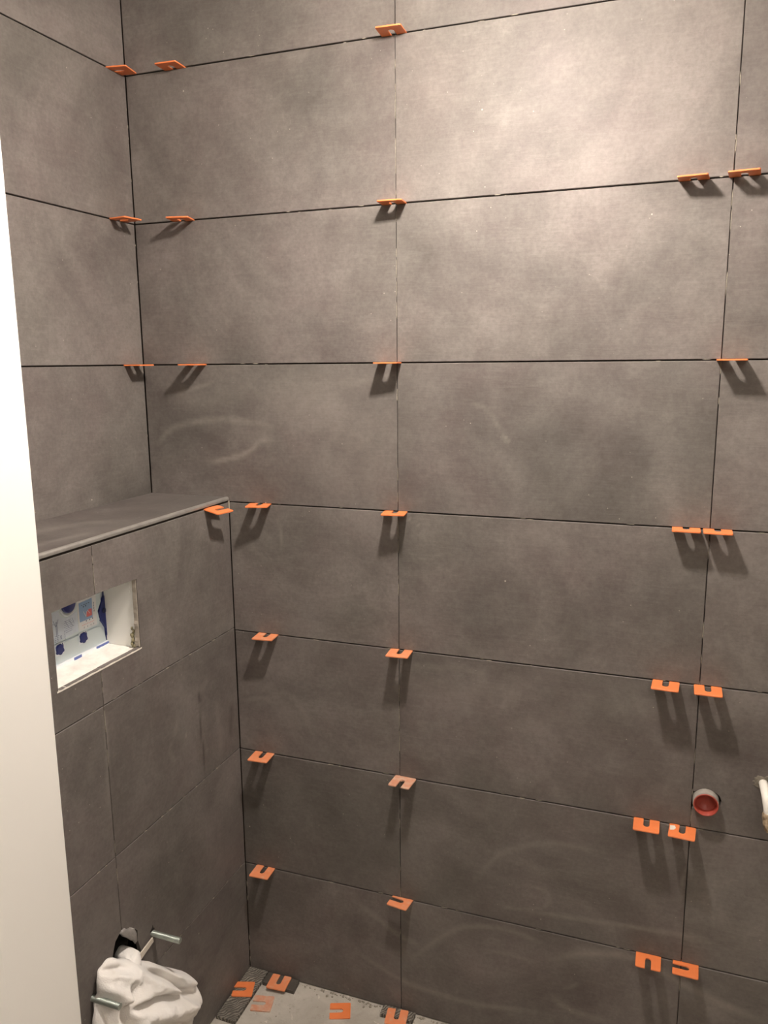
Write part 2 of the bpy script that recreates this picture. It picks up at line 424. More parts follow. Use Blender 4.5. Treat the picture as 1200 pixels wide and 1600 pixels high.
# floor: screed
def screed():
    t = NT('cement_screed'); co = t.n('ShaderNodeTexCoord').outputs['Object']
    c = t.mix(t.ramp(t.noise(co, 9, 7, .65, .4), .35, .68), (0.36, 0.33, 0.285), (0.50, 0.47, 0.415))
    c = t.mix(t.ramp(t.noise(co, 60, 5, .7), .55, .75, 0, .5), c, (0.22, 0.19, 0.15))
    c = t.mix(t.ramp(t.noise(co, 26, 3, .6, 1.0), .66, .70, 0, .7), c, (0.66, 0.62, 0.55))
    t.l(c, t.b.inputs['Base Color']); t.b.inputs['Roughness'].default_value = .8
    bp = t.n('ShaderNodeBump'); bp.inputs['Distance'].default_value = .002; t.l(t.noise(co, 50, 6, .7), bp.inputs['Height']); t.l(bp.outputs[0], t.b.inputs['Normal'])
    return t.m
SCREED = screed()
bm = bmesh.new(); box(bm, -.1, XR+.1, -3.3, .03, -.06, 0)
tag(link('floor', bm, SCREED), 'bare dusty grey-beige cement floor', 'floor', kind='structure')

# ------------------------------------------------------------------ tiled boxing that hides the cistern
boxing = tag(empty('cistern_boxing', (.1, -.5, 0)), 'low tiled boxing along the left wall with a ledge and an access opening', 'boxing')
FR = Surf((BOXX, 0, 0), (0, 1, 0), (0, 0, 1), (1, 0, 0), BOX_SMEARS, BOX_WET)
OY0, OY1, OZ0, OZ1 = -.5605, -.3395, .9705, 1.1065
YE = -.712
g2 = GAP_V/2
for i in range(4):
    z0, z1 = .3*i+GAP_H/2-.0005, .3*(i+1)-GAP_H/2+.0005
    if i == 0: z0 = .002
    if i == 3: z1 = 1.1940
    R0, R1, L0, L1 = JY+g2, -.0012, YE, JY-g2
    if i == 3:
        FR.poly([(R0, z0), (R1, z0), (R1, z1), (R0, z1), (R0, OZ1), (OY1, OZ1-.0008), (OY1-.0008, OZ0+.03), (OY1+.0004, OZ0), (R0, OZ0+.0006)])
        FR.poly([(L0, z0), (L1, z0), (L1, OZ0), (OY0, OZ0-.0005), (OY0, OZ1), (L1, OZ1), (L1, z1), (L0, z1)])
    elif i == 1:
        FR.poly([(R0, z0), (-.395, z0), (-.402, .340), (-.405, .372), (-.411, .392), (-.409, .413), (-.421, .427), (-.436, .438), (R0, .446), (R0, z1), (R1, z1), (R1, z0)][1:])
        FR.poly([(L0, z0), (-.500, z0), (-.492, .33), (-.487, .365), (-.488, .400), (-.481, .421), (-.474, .437), (L1, .446), (L1, z1), (L0, z1)])
    elif i == 0:
        FR.poly([(R0, z0), (R1, z0), (R1, z1), (-.395, z1), (-.40, .25), (-.42, .205), (R0, .19)])
        FR.poly([(L0, z0), (L1, z0), (L1, .19), (-.49, .205), (-.505, .25), (-.500, z1), (L0, z1)])
    else:
        FR.tile(R0, R1, z0, z1); FR.tile(L0, L1, z0, z1)
for a in ((-.34+.004, 0, 0, 1.19), (YE, -.5645, 0, 1.19), (-.5645, -.336, 1.11, 1.19), (-.5645, -.336, .46, .9665)):
    FR.back(*a, t=.008)
FR.back(-.5645, -.51, 0, .46, t=.008); FR.back(-.39, -.336, 0, .46, t=.008); FR.back(-.51, -.39, 0, .18, t=.008)
for z in (.3, .6, .9):
    for k in range(14): FR.crumb(rng.uniform(-.6, -.01), z+rng.choice((-1, 1))*.0011, rng.uniform(.002, .008), rng.uniform(.0005, .0011))
for z, L in ((1.17, .01), (1.15, .012), (1.13, .02), (.955, .012), (.93, .008), (.87, .03), (.80, .02), (.62, .015), (.56, .02)):
    FR.crumb(JY, z, .0009, L)
FR.done('front_tiles', boxing)
# ledge
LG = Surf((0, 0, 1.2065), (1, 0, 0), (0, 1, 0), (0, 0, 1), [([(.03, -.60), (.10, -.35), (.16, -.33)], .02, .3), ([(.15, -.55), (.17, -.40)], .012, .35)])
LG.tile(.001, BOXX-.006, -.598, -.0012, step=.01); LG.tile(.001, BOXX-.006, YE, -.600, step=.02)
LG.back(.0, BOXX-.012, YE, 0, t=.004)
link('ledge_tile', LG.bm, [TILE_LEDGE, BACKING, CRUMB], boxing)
bm = bmesh.new()
prof = [(BOXX-.0055, 1.1985), (BOXX-.0055, 1.2068), (BOXX-.003, 1.2072)] + [(BOXX-.0025+.0048*math.sin(a), 1.2024+.0048*math.cos(a)) for a in [math.radians(q) for q in range(10, 91, 10)]] + [(BOXX+.0023, 1.1995), (BOXX+.0010, 1.1985)]
prism(bm, prof, ((0, YE, 0), (1, 0, 0), (0, 0, 1), (0, 1, 0)), -YE-.003)
o = link('edge_profile', bm, TRIM_METAL, boxing); tag(o, 'light grey rounded metal edge profile')
bm = bmesh.new(); box(bm, BOXX-.007, BOXX-.0012, YE, -.002, 1.1926, 1.1984); link('shadow_joint', bm, BACKING, boxing)
bm = bmesh.new(); box(bm, BOXX-.004, BOXX+.0022, -.0024, -.0004, 1.170, 1.1975, bevel=.0005)
o = link('corner_strip', bm, simple('pale_yellow_strip', (.40, .36, .28), .6), boxing); tag(o, 'pale strip standing in the corner joint')
# access opening: white plastic lining, rough plaster sill
XB = .127
LIN = simple('white_plastic_lining', (.80, .80, .76), .45, noise_amt=.02, noise_scale=12)
bm = bmesh.new()
box(bm, XB-.002, .1955, OY1+.0015, OY1+.0065, OZ0-.006, OZ1+.008)
box(bm, XB-.002, .1955, OY0-.0065, OY0-.0015, OZ0-.006, OZ1+.008)
box(bm, XB-.002, .1955, OY0-.006, OY1+.006, OZ1+.002, OZ1+.007)
for z in (1.075, 1.085, 1.092): box(bm, .1855, .1862, OY1+.0009, OY1+.0016, z, z+.005)
link('opening_lining', bm, LIN, boxing)
bm = bmesh.new()
n1, n2 = 60, 24
gv = []
for i in range(n1+1):
    row = []
    for j in range(n2+1):
        u = i/n1; w = j/n2; y = OY0-.001+(OY1-OY0+.002)*u; x = XB-.001+(.1955-XB+.001)*w
        z = OZ0-.003+.0011*math.sin(17*u+5*w)*math.sin(9*w+3*u)+rng.uniform(-.0003, .0003)+(.0015 if w < .08 else 0)
        x += (rng.uniform(-.0012, .0006)+.0012*math.sin(31*u) if j == n2 else 0)
        row.append(bm.verts.new((x, y, z)))
    gv.append(row)
for i in range(n1):
    for j in range(n2): bm.faces.new((gv[i][j], gv[i+1][j], gv[i+1][j+1], gv[i][j+1]))
ff = bmesh.ops.extrude_face_region(bm, geom=list(bm.faces))
for v in [q for q in ff['geom'] if isinstance(q, bmesh.types.BMVert)]: v.co.z -= .006
o = link('sill', bm, ROUGH_PLASTER, boxing, smooth=True); tag(o, 'rough white plaster sill of the opening')
bm = bmesh.new()   # plaster skim over the cut tile edge: raised lip in front of the crack
pts = []
for i in range(41): pts.append((OY0-.002+(OY1-OY0+.003)*i/40, OZ0-.0006+rng.uniform(-.0003, .0004)))
pts += [(p[0], OZ0-.0032) for p in pts[::-1]]
prism(bm, pts, ((.1966, 0, 0), (0, 1, 0), (0, 0, 1), (1, 0, 0)), .0091, bevel=.0006)
link('sill_lip', bm, simple('dirty_plaster_lip', (.72, .68, .61), .9, noise_amt=.18, noise_scale=60), boxing)
bm = bmesh.new()   # strip of dusty adhesive down the right reveal
pts = [(OY1-.0016, OZ0+.001)]
for i in range(25): pts.append((OY1-.0016-rng.uniform(.0, .0009)-(.002 if i in (0, 1, 2, 8) else 0), OZ0+.002+(OZ1-OZ0-.003)*i/24))
pts += [(OY1+.0015, OZ1-.001), (OY1+.0015, OZ0+.001)]
prism(bm, pts, ((.1945, 0, 0), (0, 1, 0), (0, 0, 1), (1, 0, 0)), .0085)
link('reveal_edge', bm, simple('reveal_adhesive', (.36, .32, .27), .9, noise_amt=.2, noise_scale=90), boxing)
bm = bmesh.new()
for q in ((.186, OY1-.0005, .975, .0035), (.188, OY1-.001, .983, .003), (.187, OY1-.001, .992, .0035), (.190, OY1-.0005, 1.0, .0025), (.186, OY1, 1.006, .002), (.193, OY1-.003, .972, .0025)):
    r = bmesh.ops.create_icosphere(bm, subdivisions=2, radius=q[3]); 
    for v in r['verts']:
        v.co *= rng.uniform(.75, 1.25); v.co.z *= 1.7; v.co += Vector(q[:3])
link('adhesive_blob', bm, simple('olive_adhesive', (.28, .25, .15), .85, noise_amt=.4, noise_scale=150), boxing, smooth=True)

# ------------------------------------------------------------------ the concealed cistern behind the opening
cis = tag(empty('concealed_cistern', (.07, -.45, .9)), 'pale plastic toilet cistern with dark blue fittings seen inside the wall opening', 'cistern')
PALE = simple('pale_cistern_plastic', (.66, .76, .80), .38, noise_amt=.03, noise_scale=6)
NAVY = simple('navy_plastic', (.012, .022, .16), .35)
LIGHTBLUE = simple('label_blue', (.30, .45, .68), .5, noise_amt=.05)
LABEL = simple('label_white', (.80, .82, .84), .5, noise_amt=.03)
INK = simple('label_ink', (.10, .12, .20), .6)
REDINK = simple('label_red', (.80, .20, .20), .5)
PINKINK = simple('label_pink', (.80, .42, .42), .5)
bm = bmesh.new(); box(bm, .02, XB-.006, -.80, -.2, .80, 1.17, bevel=.012)
link('tank', bm, PALE, cis)
def onplate(pts, t, x=XB-.006, bev=0.0, bm=None):
    own = bm is None
    if own: bm = bmesh.new()
    prism(bm, pts, ((x, 0, 0), (0, 1, 0), (0, 0, 1), (1, 0, 0)), t, 0, bev); return bm
link('lower_panel', onplate([(-.70, .90), (-.338, .90), (-.338, .972), (-.342, .990), (-.352, 1.007), (-.362, 1.0095), (-.70, 1.0095)], .004, XB-.0065, .0014), PALE, cis)
link('upper_panel', onplate([(-.70, 1.0125), (-.358, 1.0125), (-.353, 1.022), (-.360, 1.040), (-.346, 1.056), (-.345, 1.15), (-.70, 1.15)], .0042, XB-.0065, .0016), PALE, cis)
link('blue_bracket', onplate([(-.3355, 1.12), (-.3355, 1.085), (-.3375, 1.0650), (-.3490, 1.051), (-.3560, 1.037), (-.3525, 1.0205), (-.3450, 1.010), (-.3390, 1.0000), (-.3370, .9700), (-.3275, .9690), (-.3275, 1.12)], .0055, XB-.006, .0010), NAVY, cis)
bm = bmesh.new(); lathe(bm, (XB-.0005, -.3425, 1.036), (1, 0, 0), [(0, .0052), (.0012, .0052), (.0012, .0036), (.0002, .0032), (.0002, 0)], 20)
link('bracket_boss', bm, simple('navy_dark', (.006, .010, .07), .4), cis)
for (y, z) in ((-.4025, 1.003), (-.464, 1.0015)):
    ho = onplate([(y-.011, z-.013), (y+.010, z-.011), (y+.011, z+.009), (y+.004, z+.0105), (y-.011, z+.0095)], .0008, XB-.0026)
    fr = link('clip', ho, simple('clip_socket', (.78, .84, .88), .4), cis)
    k = [(y-.0095, z+.004), (y-.006, z+.0078), (y+.002, z+.0088), (y+.0055, z+.005), (y+.006, z-.002), (y+.0085, z-.0045), (y+.0075, z-.0075), (y+.003, z-.007), (y+.001, z-.0110), (y-.002, z-.0110), (y-.003, z-.0075), (y-.0085, z-.0085), (y-.010, z-.0065), (y-.0085, z-.004)]
    b_ = onplate(k, .0038, XB-.0019, .0008); link('clip_lever', b_, NAVY, fr)
    b_ = onplate([(y+.007, z+.009), (y+.0095, z+.004), (y+.0090, z-.001), (y+.0078, z+.003)], .0010, XB-.0018); link('clip_lever', b_, NAVY, fr)
bm = bmesh.new(); lathe(bm, (XB-.0024, -.4345, 1.0765), (1, 0, 0), [(0, .0235), (.0012, .0230), (.0016, .0205), (.0008, .0190)], 48)
ring = link('cap_ring', bm, simple('cap_ring_grey', (.58, .64, .68), .35), cis)
bm = bmesh.new(); lathe(bm, (XB-.0024, -.4345, 1.0765), (1, 0, 0), [(0, .0170), (.0035, .0168), (.0045, .0150), (.0040, 0)], 48)
link('cap', bm, NAVY, ring)
# stickers
s1 = link('sticker', onplate([(-.486, 1.0135), (-.4135, 1.0180), (-.4135, 1.056), (-.4180, 1.0555), (-.426, 1.053), (-.436, 1.0515), (-.447, 1.053), (-.456, 1.059), (-.460, 1.070), (-.486, 1.072)], .0003, XB-.0022), simple('faded_sticker', (.66, .74, .84), .5, noise_amt=.06, noise_scale=90), cis)
bm = bmesh.new()
def stroke(a, b, w, x=XB-.0018, bmx=None):
    a = Vector((0,)+a); b = Vector((0,)+b); dd = (b-a).normalized(); nn = Vector((0, -dd.z, dd.y))*w/2
    P4 = [a-nn, b-nn, b+nn, a+nn]; prism(bmx, [(p.y, p.z) for p in P4], ((x, 0, 0), (0, 1, 0), (0, 0, 1), (1, 0, 0)), .0002)
# line drawing of pipes, little squares and text rows
for a, b in (((-.4680, 1.052), (-.4680, 1.026)), ((-.4740, 1.056), (-.4690, 1.044)), ((-.4610, 1.055), (-.4670, 1.044)), ((-.4655, 1.052), (-.4655, 1.028)), ((-.472, 1.026), (-.462, 1.0255)), ((-.477, 1.050), (-.473, 1.049))): stroke(a, b, .0009, bmx=bm)
for k in range(7): stroke((-.449+rng.uniform(0, .004), 1.046-.0035*k), (-.424+rng.uniform(-.006, .003), 1.0465-.0035*k), .0006, bmx=bm)
for a, b in (((-.445, 1.047), (-.436, 1.031)), ((-.436, 1.047), (-.427, 1.033)), ((-.427, 1.048), (-.423, 1.036))): stroke(a, b, .0007, bmx=bm)
for k, y in enumerate((-.474, -.468)):
    for z in (1.0165, 1.0195, 1.0225): stroke((y, z), (y+.0035, z), .0011, bmx=bm)
for z in (1.018, 1.0205, 1.023): stroke((-.4595, z), (-.456, z), .0014, bmx=bm)
for z in (1.013, 1.017, 1.022, 1.027): stroke((-.449, z), (-.4475, z+.003), .0008, bmx=bm)
link('sticker_print', bm, simple('faint_ink', (.22, .27, .42), .6), s1)
s2 = link('sticker', onplate([(-.4115, 1.0165), (-.3625, 1.0150), (-.3600, 1.110), (-.4110, 1.110)], .0003, XB-.0021), LABEL, cis)
bm = onplate([(-.4080, 1.0325), (-.3735, 1.0320), (-.3720, 1.0700), (-.4078, 1.0690)], .0002, XB-.00175); link('sticker_panel', bm, LIGHTBLUE, s2)
bm = onplate([(-.3895, 1.0375), (-.3750, 1.0370), (-.3748, 1.0500), (-.3820, 1.0512), (-.3888, 1.0465)], .0002, XB-.00150); link('sticker_symbol', bm, REDINK, s2)
bm = bmesh.new()
for a, b in (((-.3955, 1.0470), (-.3915, 1.0400)), ((-.3885, 1.0485), (-.3920, 1.0380)), ((-.3955, 1.0470), (-.3970, 1.0505)), ((-.386, 1.0500), (-.3800, 1.0420))): stroke(a, b, .0010, XB-.0013, bm)
link('sticker_symbol', bm, LABEL, s2)
bm = bmesh.new()
for y in (-.4015, -.395, -.389, -.383): stroke((y, 1.0635), (y+.003, 1.0628), .0012, XB-.0015, bm)
for y, z in ((-.3965, 1.0580), (-.3905, 1.0585)): stroke((y, z), (y+.0012, z+.0028), .0022, XB-.0015, bm)
for y in (-.392, -.383, -.375): stroke((y, 1.0305), (y+.0022, 1.0305), .0022, XB-.0016, bm)
for k in range(4): stroke((-.3685, 1.042+.005*k), (-.3680, 1.0455+.005*k), .0013, XB-.0016, bm)
for y in (-.398, -.389, -.380, -.372): stroke((y, 1.0180), (y+.0006, 1.021), .0008, XB-.0016, bm)
link('sticker_print', bm, INK, s2)
bm = bmesh.new()
for k in range(8): stroke((-.403+.0044*k, 1.0245), (-.4005+.0044*k, 1.0247+.0012*(k % 2)), .0010, XB-.0016, bm)
link('sticker_print', bm, PINKINK, s2)
# rail along the bottom: white with blue pieces
bm = bmesh.new(); box(bm, XB-.006, XB+.0012, -.62, -.3295, .9672, .9745, bevel=.0006)
rail = link('bottom_rail', bm, simple('white_rail', (.82, .86, .90), .35), cis)
for y0, y1 in ((-.373, -.3300), (-.4335, -.4135)):
    bm = bmesh.new(); box(bm, XB-.003, XB+.0018, y0, y1, .9670, .9735, bevel=.0005)
    link('rail_clip', bm, simple('blue_grey_rail', (.10, .14, .38), .45), rail)

# ------------------------------------------------------------------ threaded rods
ZINC = simple('greenish_zinc', (.42, .47, .43), .35, metal=.75, noise_amt=.15, noise_scale=80)
def rod(y, z, L, label):
    bm = bmesh.new(); N = 22; steps = int((L+.04)/.00044); verts = []
    pts, rad = [], []
    tube_pts = []
    for k in range(steps+1):
        x = BOXX-.04+(L+.04)*k/steps; ph = (k % 4)
        pts.append((x, y, z)); rad.append((.0054, .0058, .0061, .0058)[ph])
    rad[-1] = .0050
    rr = tube(bm, pts, rad, N, True)
    bmx = link('threaded_rod', bm, ZINC); tag(bmx, label, 'rod', 'zinc mounting rods for the toilet')
    return bmx
rod(-.366, .374, .066, 'greenish zinc threaded rod poking from the boxing above the white rag')
rod(-.5435, .374, .060, 'grey zinc threaded rod at the left, in front of the white rag')
# chipped hole and rag-stuffed outlet: black drain socket behind
bm = bmesh.new()
lathe(bm, (BOXX-.02, -.4500, .395), (1, 0, 0), [(-.10, .036), (.0, .036), (.0, .031), (-.10, .031)], 40)
lathe(bm, (BOXX-.02, -.4500, .395), (1, 0, 0), [(-.06, .031), (-.06, .001)], 40)
tag(link('flush_pipe', bm, DARKGAP), 'black pipe socket in the hole above the rag', 'pipe')
GREYPL = simple('grey_plastic_film', (.27, .255, .24), .4, noise_amt=.2, noise_scale=60)
def film(name, outline, x0, amp, seed, mat, label=None, cat=None, parent=None):
    """crumpled sheet: outline in (y, z), bulging off the wall"""
    R = random.Random(seed); bm = bmesh.new(); n = len(outline)
    cy = sum(p[0] for p in outline)/n; cz = sum(p[1] for p in outline)/n
    K = 5; prev = None; c = bm.verts.new((x0+amp, cy, cz))
    rings = []
    for k in range(1, K+1):
        t = k/K; rings.append([bm.verts.new((x0+amp*math.sqrt(max(0, 1-t*t))+R.uniform(-.0009, .0009), cy+(p[0]-cy)*t, cz+(p[1]-cz)*t)) for p in outline])
    for i in range(n): bm.faces.new((c, rings[0][i], rings[0][(i+1) % n]))
    for a, b in zip(rings, rings[1:]):
        for i in range(n): bm.faces.new((a[i], b[i], b[(i+1) % n], a[(i+1) % n]))
    o = link(name, bm, mat, parent); md = o.modifiers.new('thick', 'SOLIDIFY'); md.thickness = .0012; md.offset = 1
    for p in o.data.polygons: p.use_smooth = True
    if label: tag(o, label, cat)
    return o
film('plastic_film', [(-.462, .446), (-.448, .446), (-.440, .437), (-.432, .436), (-.419, .424), (-.413, .408), (-.412, .391), (-.418, .389), (-.423, .400), (-.431, .408), (-.440, .420), (-.452, .432)], BOXX-.002, .006, 3, GREYPL, 'torn grey plastic film curling out of the hole beside the black socket', 'plastic film')
bm = bmesh.new()   # flat whitish strip leaning from the rag to the upper rod
a = Vector((BOXX+.004, -.4100, .3585)); b = Vector((BOXX+.007, -.3715, .3655)); dd = (b-a).normalized(); nn = Vector((0, -dd.z, dd.y))
P = [a+nn*.0085-dd*.03, a-nn*.0085-dd*.03, b-nn*.0060, b+nn*.0050]
prism(bm, [(p.y, p.z) for p in P], ((BOXX+.003, 0, 0), (0, 1, 0), (0, 0, 1), (1, 0, 0)), .0025, bevel=.0006)
tag(link('plastic_strip', bm, simple('whitish_strip', (.60, .55, .47), .45, noise_amt=.1)), 'flat whitish strip leading from the rag up to the upper rod', 'strip')
bm = bmesh.new()
prism(bm, [(-.3745, .3815), (-.366, .3865), (-.3635, .3910), (-.3625, .3840), (-.358, .380), (-.3655, .3785)], ((BOXX+.0002, 0, 0), (0, 1, 0), (0, 0, 1), (1, 0, 0)), .0003)
link('hole_shade_patch', bm, DARKGAP, boxing)  # flat dark patch on the tile, painted shade of a chipped hole

# ------------------------------------------------------------------ the rag
from mathutils import noise as mnoise
OUT = [(-.512, .432), (-.497, .424), (-.485, .412), (-.468, .400), (-.446, .380), (-.425, .362), (-.400, .340), (-.365, .303), (-.335, .274), (-.313, .252), (-.293, .232), (-.281, .214), (-.274, .195), (-.266, .172), (-.266, .150), (-.278, .137), (-.296, .120), (-.31, .09), (-.34, .05), (-.38, .02), (-.44, .008), (-.50, .02), (-.545, .07), (-.565, .14), (-.572, .22), (-.570, .29), (-.560, .338), (-.552, .360), (-.546, .384), (-.545, .404), (-.540, .420), (-.528, .429)]
FOLDS = [
 ([(-.477, .402), (-.441, .376), (-.384, .322), (-.323, .257), (-.285, .205)], .011, .011),
 ([(-.442, .361), (-.396, .312), (-.362, .266), (-.342, .235), (-.298, .201)], .0085, -.022),
 ([(-.470, .383), (-.425, .329), (-.378, .267), (-.350, .225)], .010, .008),
 ([(-.485, .371), (-.497, .351), (-.516, .335), (-.512, .300), (-.50, .24)], .008, -.022),
 ([(-.558, .410), (-.526, .382), (-.502, .342)], .009, .008),
 ([(-.508, .333), (-.467, .315), (-.419, .288), (-.348, .232), (-.300, .190)], .0075, -.018),
 ([(-.488, .299), (-.432, .267), (-.361, .221), (-.316, .198)], .014, .010),
 ([(-.540, .430), (-.521, .418), (-.482, .394)], .006, -.012),
 ([(-.541, .425), (-.501, .398), (-.472, .361)], .009, .007),
 ([(-.555, .389), (-.545, .363), (-.540, .334), (-.545, .27)], .007, -.010),
 ([(-.47, .27), (-.40, .21), (-.33, .15)], .008, -.012),
 ([(-.46, .20), (-.42, .14), (-.40, .08)], .009, -.012), ([(-.53, .28), (-.52, .18), (-.50, .10)], .012, .010)]
def resample(pts, n):
    P = [Vector((p[0], p[1], 0)) for p in pts]; out = []; m = len(P)
    for k in range(n):
        s = k/n*m; i = int(s); u = s-i; a, b, c, d2 = P[(i-1) % m], P[i % m], P[(i+1) % m], P[(i+2) % m]
        out.append(.5*((2*b)+(c-a)*u+(2*a-5*b+4*c-d2)*u*u+(3*b-a-3*c+d2)*u**3))
    return out
NA, NR = 220, 80
ol = resample(OUT, NA); cen = Vector((-.445, .235, 0)); bm = bmesh.new()
PP = np.array([[(cen+(q-cen)*(k/NR))[:2] for q in ol] for k in range(1, NR+1)]).reshape(-1, 2)
H = np.zeros(len(PP))
for pts, w, amp in FOLDS: H += 1.35*amp*seg_field(PP, [(pts, w*1.35, 1.0)])
rings = []
for k in range(1, NR+1):
    t = k/NR; row = []
    for i in range(NA):
        y, z = PP[(k-1)*NA+i]; dome = (1-t**3.2)**.6 if t < 1 else 0
        prof = max(0.0, min(1.0, (.455-z)/.16)); amp = .018+.052*prof
        n3 = mnoise.noise(Vector((y*22, z*22, 1.7)))*.009+mnoise.noise(Vector((y*55, z*55, 4)))*.0035+mnoise.noise(Vector((y*160, z*160, 7)))*.0010
        x = BOXX+.010+amp*dome*(1+.10*math.sin(9*y+13*z))+(float(H[(k-1)*NA+i])+n3)*min(1, (1-t)*7+.25)
        row.append(bm.verts.new((max(x, BOXX+.0035), y, z)))
    rings.append(row)
inner = [bm.verts.new((BOXX+.0022, *(cen+(q-cen)*.90)[:2])) for q in ol]; rings.append(inner)
c0 = bm.verts.new((BOXX+.010+.07, cen.x, cen.y))
for i in range(NA): bm.faces.new((c0, rings[0][i], rings[0][(i+1) % NA]))
for a, b in zip(rings, rings[1:]):
    for i in range(NA): bm.faces.new((a[i], b[i], b[(i+1) % NA], a[(i+1) % NA]))
bm.faces.new(inner[::-1])
def cloth():
    t = NT('cream_cotton_rag'); co = t.n('ShaderNodeTexCoord').outputs['Object']
    c = t.mix(t.ramp(t.noise(co, 9, 4), .35, .65), (0.86, 0.82, 0.77), (0.92, 0.90, 0.87))
    t.l(t.mix(t.ramp(t.noise(co, 30, 6, .7), .58, .75, 0, .4), c, (0.74, 0.67, 0.58)), t.b.inputs['Base Color'])
    t.b.inputs['Roughness'].default_value = .95; t.b.inputs['Sheen Weight'].default_value = .3; t.b.inputs['Specular IOR Level'].default_value = .1
    bp = t.n('ShaderNodeBump'); bp.inputs['Distance'].default_value = .0012; t.l(t.noise(co, 420, 3, .7), bp.inputs['Height']); t.l(bp.outputs[0], t.b.inputs['Normal'])
    return t.m
CLOTH = cloth()
rag = link('rag', bm, CLOTH, smooth=True); tag(rag, 'crumpled cream white cloth rag stuffed in the toilet outlet of the boxing', 'rag')
bm = bmesh.new()   # the twisted end tucked into the hole
pts = [(BOXX-.025, -.436, .374), (BOXX-.008, -.438, .374), (BOXX+.008, -.446, .374), (BOXX+.018, -.458, .372), (BOXX+.022, -.476, .372)]
rr = tube(bm, pts, [.016, .019, .020, .019, .015], 28)
for v in bm.verts: v.co += Vector((mnoise.noise(v.co*60), mnoise.noise(v.co*60+Vector((5, 0, 0))), mnoise.noise(v.co*60+Vector((0, 9, 0)))))*.006
bmesh.ops.subdivide_edges(bm, edges=list(bm.edges), cuts=1, use_grid_fill=True, smooth=.5)
link('rag_end', bm, CLOTH, rag, smooth=True)

# ------------------------------------------------------------------ pipes on the back wall
PX, PZ = 1.2335, .6612
wp = tag(empty('waste_pipe', (PX, 0, PZ)), 'short round waste pipe stub with a red mouth in the back wall', 'pipe')
bm = bmesh.new(); lathe(bm, (PX, 0, PZ), (0, -1, 0), [(-.05, .0238), (.0155, .0238), (.0172, .0234), (.0180, .0224), (.0176, .0212), (.0160, .0205), (-.05, .0205)])
o = link('pipe_sleeve', bm, simple('dusty_grey_pipe', (.30, .28, .25), .7, noise_amt=.2, noise_scale=70), wp)
bm = bmesh.new(); lathe(bm, (PX, 0, PZ), (0, -1, 0), [(-.02, .0203), (.0150, .0203), (.0186, .0228), (.0196, .0224), (.0200, .0212), (.0188, .0200), (.006, .0190), (.003, .0178), (.0025, .0150), (.000, .0145), (.000, .0)])
o = link('seal', bm, simple('red_rubber', (.36, .06, .04), .42, noise_amt=.12, noise_scale=50), wp); tag(o, 'red rubber seal inside the pipe')
sp = tag(empty('supply_pipe', (1.331, 0, .71)), 'white flexible water pipe bending down out of the back wall at the right edge', 'pipe')
bm = bmesh.new()
pts = [(1.3310, .006, .7150), (1.3312, -.010, .7155), (1.3318, -.024, .7145), (1.3330, -.036, .7100), (1.3345, -.0435, .7020), (1.3365, -.0465, .6910), (1.3385, -.0475, .6780), (1.340, -.048, .6700)]
tube(bm, pts, .0080, 28)
link('pipe_body', bm, simple('white_pipe', (.84, .82, .76), .4, noise_amt=.03), sp)
bm = bmesh.new()
tube(bm, [(1.3382, -.0475, .6830), (1.3386, -.0475, .6800), (1.3400, -.048, .6700), (1.3425, -.049, .6600), (1.345, -.0495, .6500), (1.3470, -.050, .6440)], [.0088, .0102, .0118, .0125, .0105, .006], 30)
bmesh.ops.subdivide_edges(bm, edges=list(bm.edges), cuts=2, use_grid_fill=True)
for v in bm.verts: v.co += Vector((mnoise.noise(v.co*140), mnoise.noise(v.co*140+Vector((5, 0, 0))), mnoise.noise(v.co*140+Vector((0, 9, 0)))))*.0022
o = link('tape_end', bm, simple('brown_tape', (.34, .26, .17), .8, noise_amt=.35, noise_scale=180, bump=.001, bump_scale=200), sp, smooth=True); tag(o, 'brownish taped plug on the pipe end')
bm = bmesh.new()   # chalky filler smeared round the pipe exit
pts = []
for k in range(26):
    an = 2*math.pi*k/26; r = .0125+rng.uniform(-.0025, .0045); pts.append((1.3305+math.cos(an)*r*1.15, .7165+math.sin(an)*r))
prism(bm, pts, ((0, .001, 0), (1, 0, 0), (0, 0, 1), (0, -1, 0)), .0022, bevel=.0008)
link('filler', bm, simple('chalky_filler', (.20, .18, .145), .95, noise_amt=.4, noise_scale=120), sp)

# ------------------------------------------------------------------ levelling shims
W_, L_, T_ = .0490, .0460, .0028
def shim_outline(slot):
    """slot: 'in' opens to the wall, 'out' opens to the room, 'left'/'right' opens sideways; local x along the wall, y outwards"""
    if slot in ('in', 'out'): w, l = W_, L_
    else: w, l = L_, W_
    hw = w/2; r = .0030; s = .0058; d = l*.66; pts = []
    def arc(cx, cy, a0, a1, rr, n=4):
        return [(cx+rr*math.cos(math.radians(a0+(a1-a0)*k/n)), cy+rr*math.sin(math.radians(a0+(a1-a0)*k/n))) for k in range(n+1)]
    pts += arc(-hw+r, r, 270, 180, r)[::1]
    pts = arc(-hw+r, r, 270, 180, r) + arc(-hw+r, l-r, 180, 90, r) + arc(hw-r, l-r, 90, 0, r) + arc(hw-r, r, 0, -90, r)
    pts += [(s, 0)] + arc(0, d-s, 0, 180, s, 10) + [(-s, 0)]
    if slot == 'out': pts = [(-x, l-y) for x, y in pts]
    if slot == 'left': pts = [(y-l/2, -x+hw) for x, y in pts]
    if slot == 'right': pts = [(l/2-y, x+hw) for x, y in pts]
    return pts
SH = {}
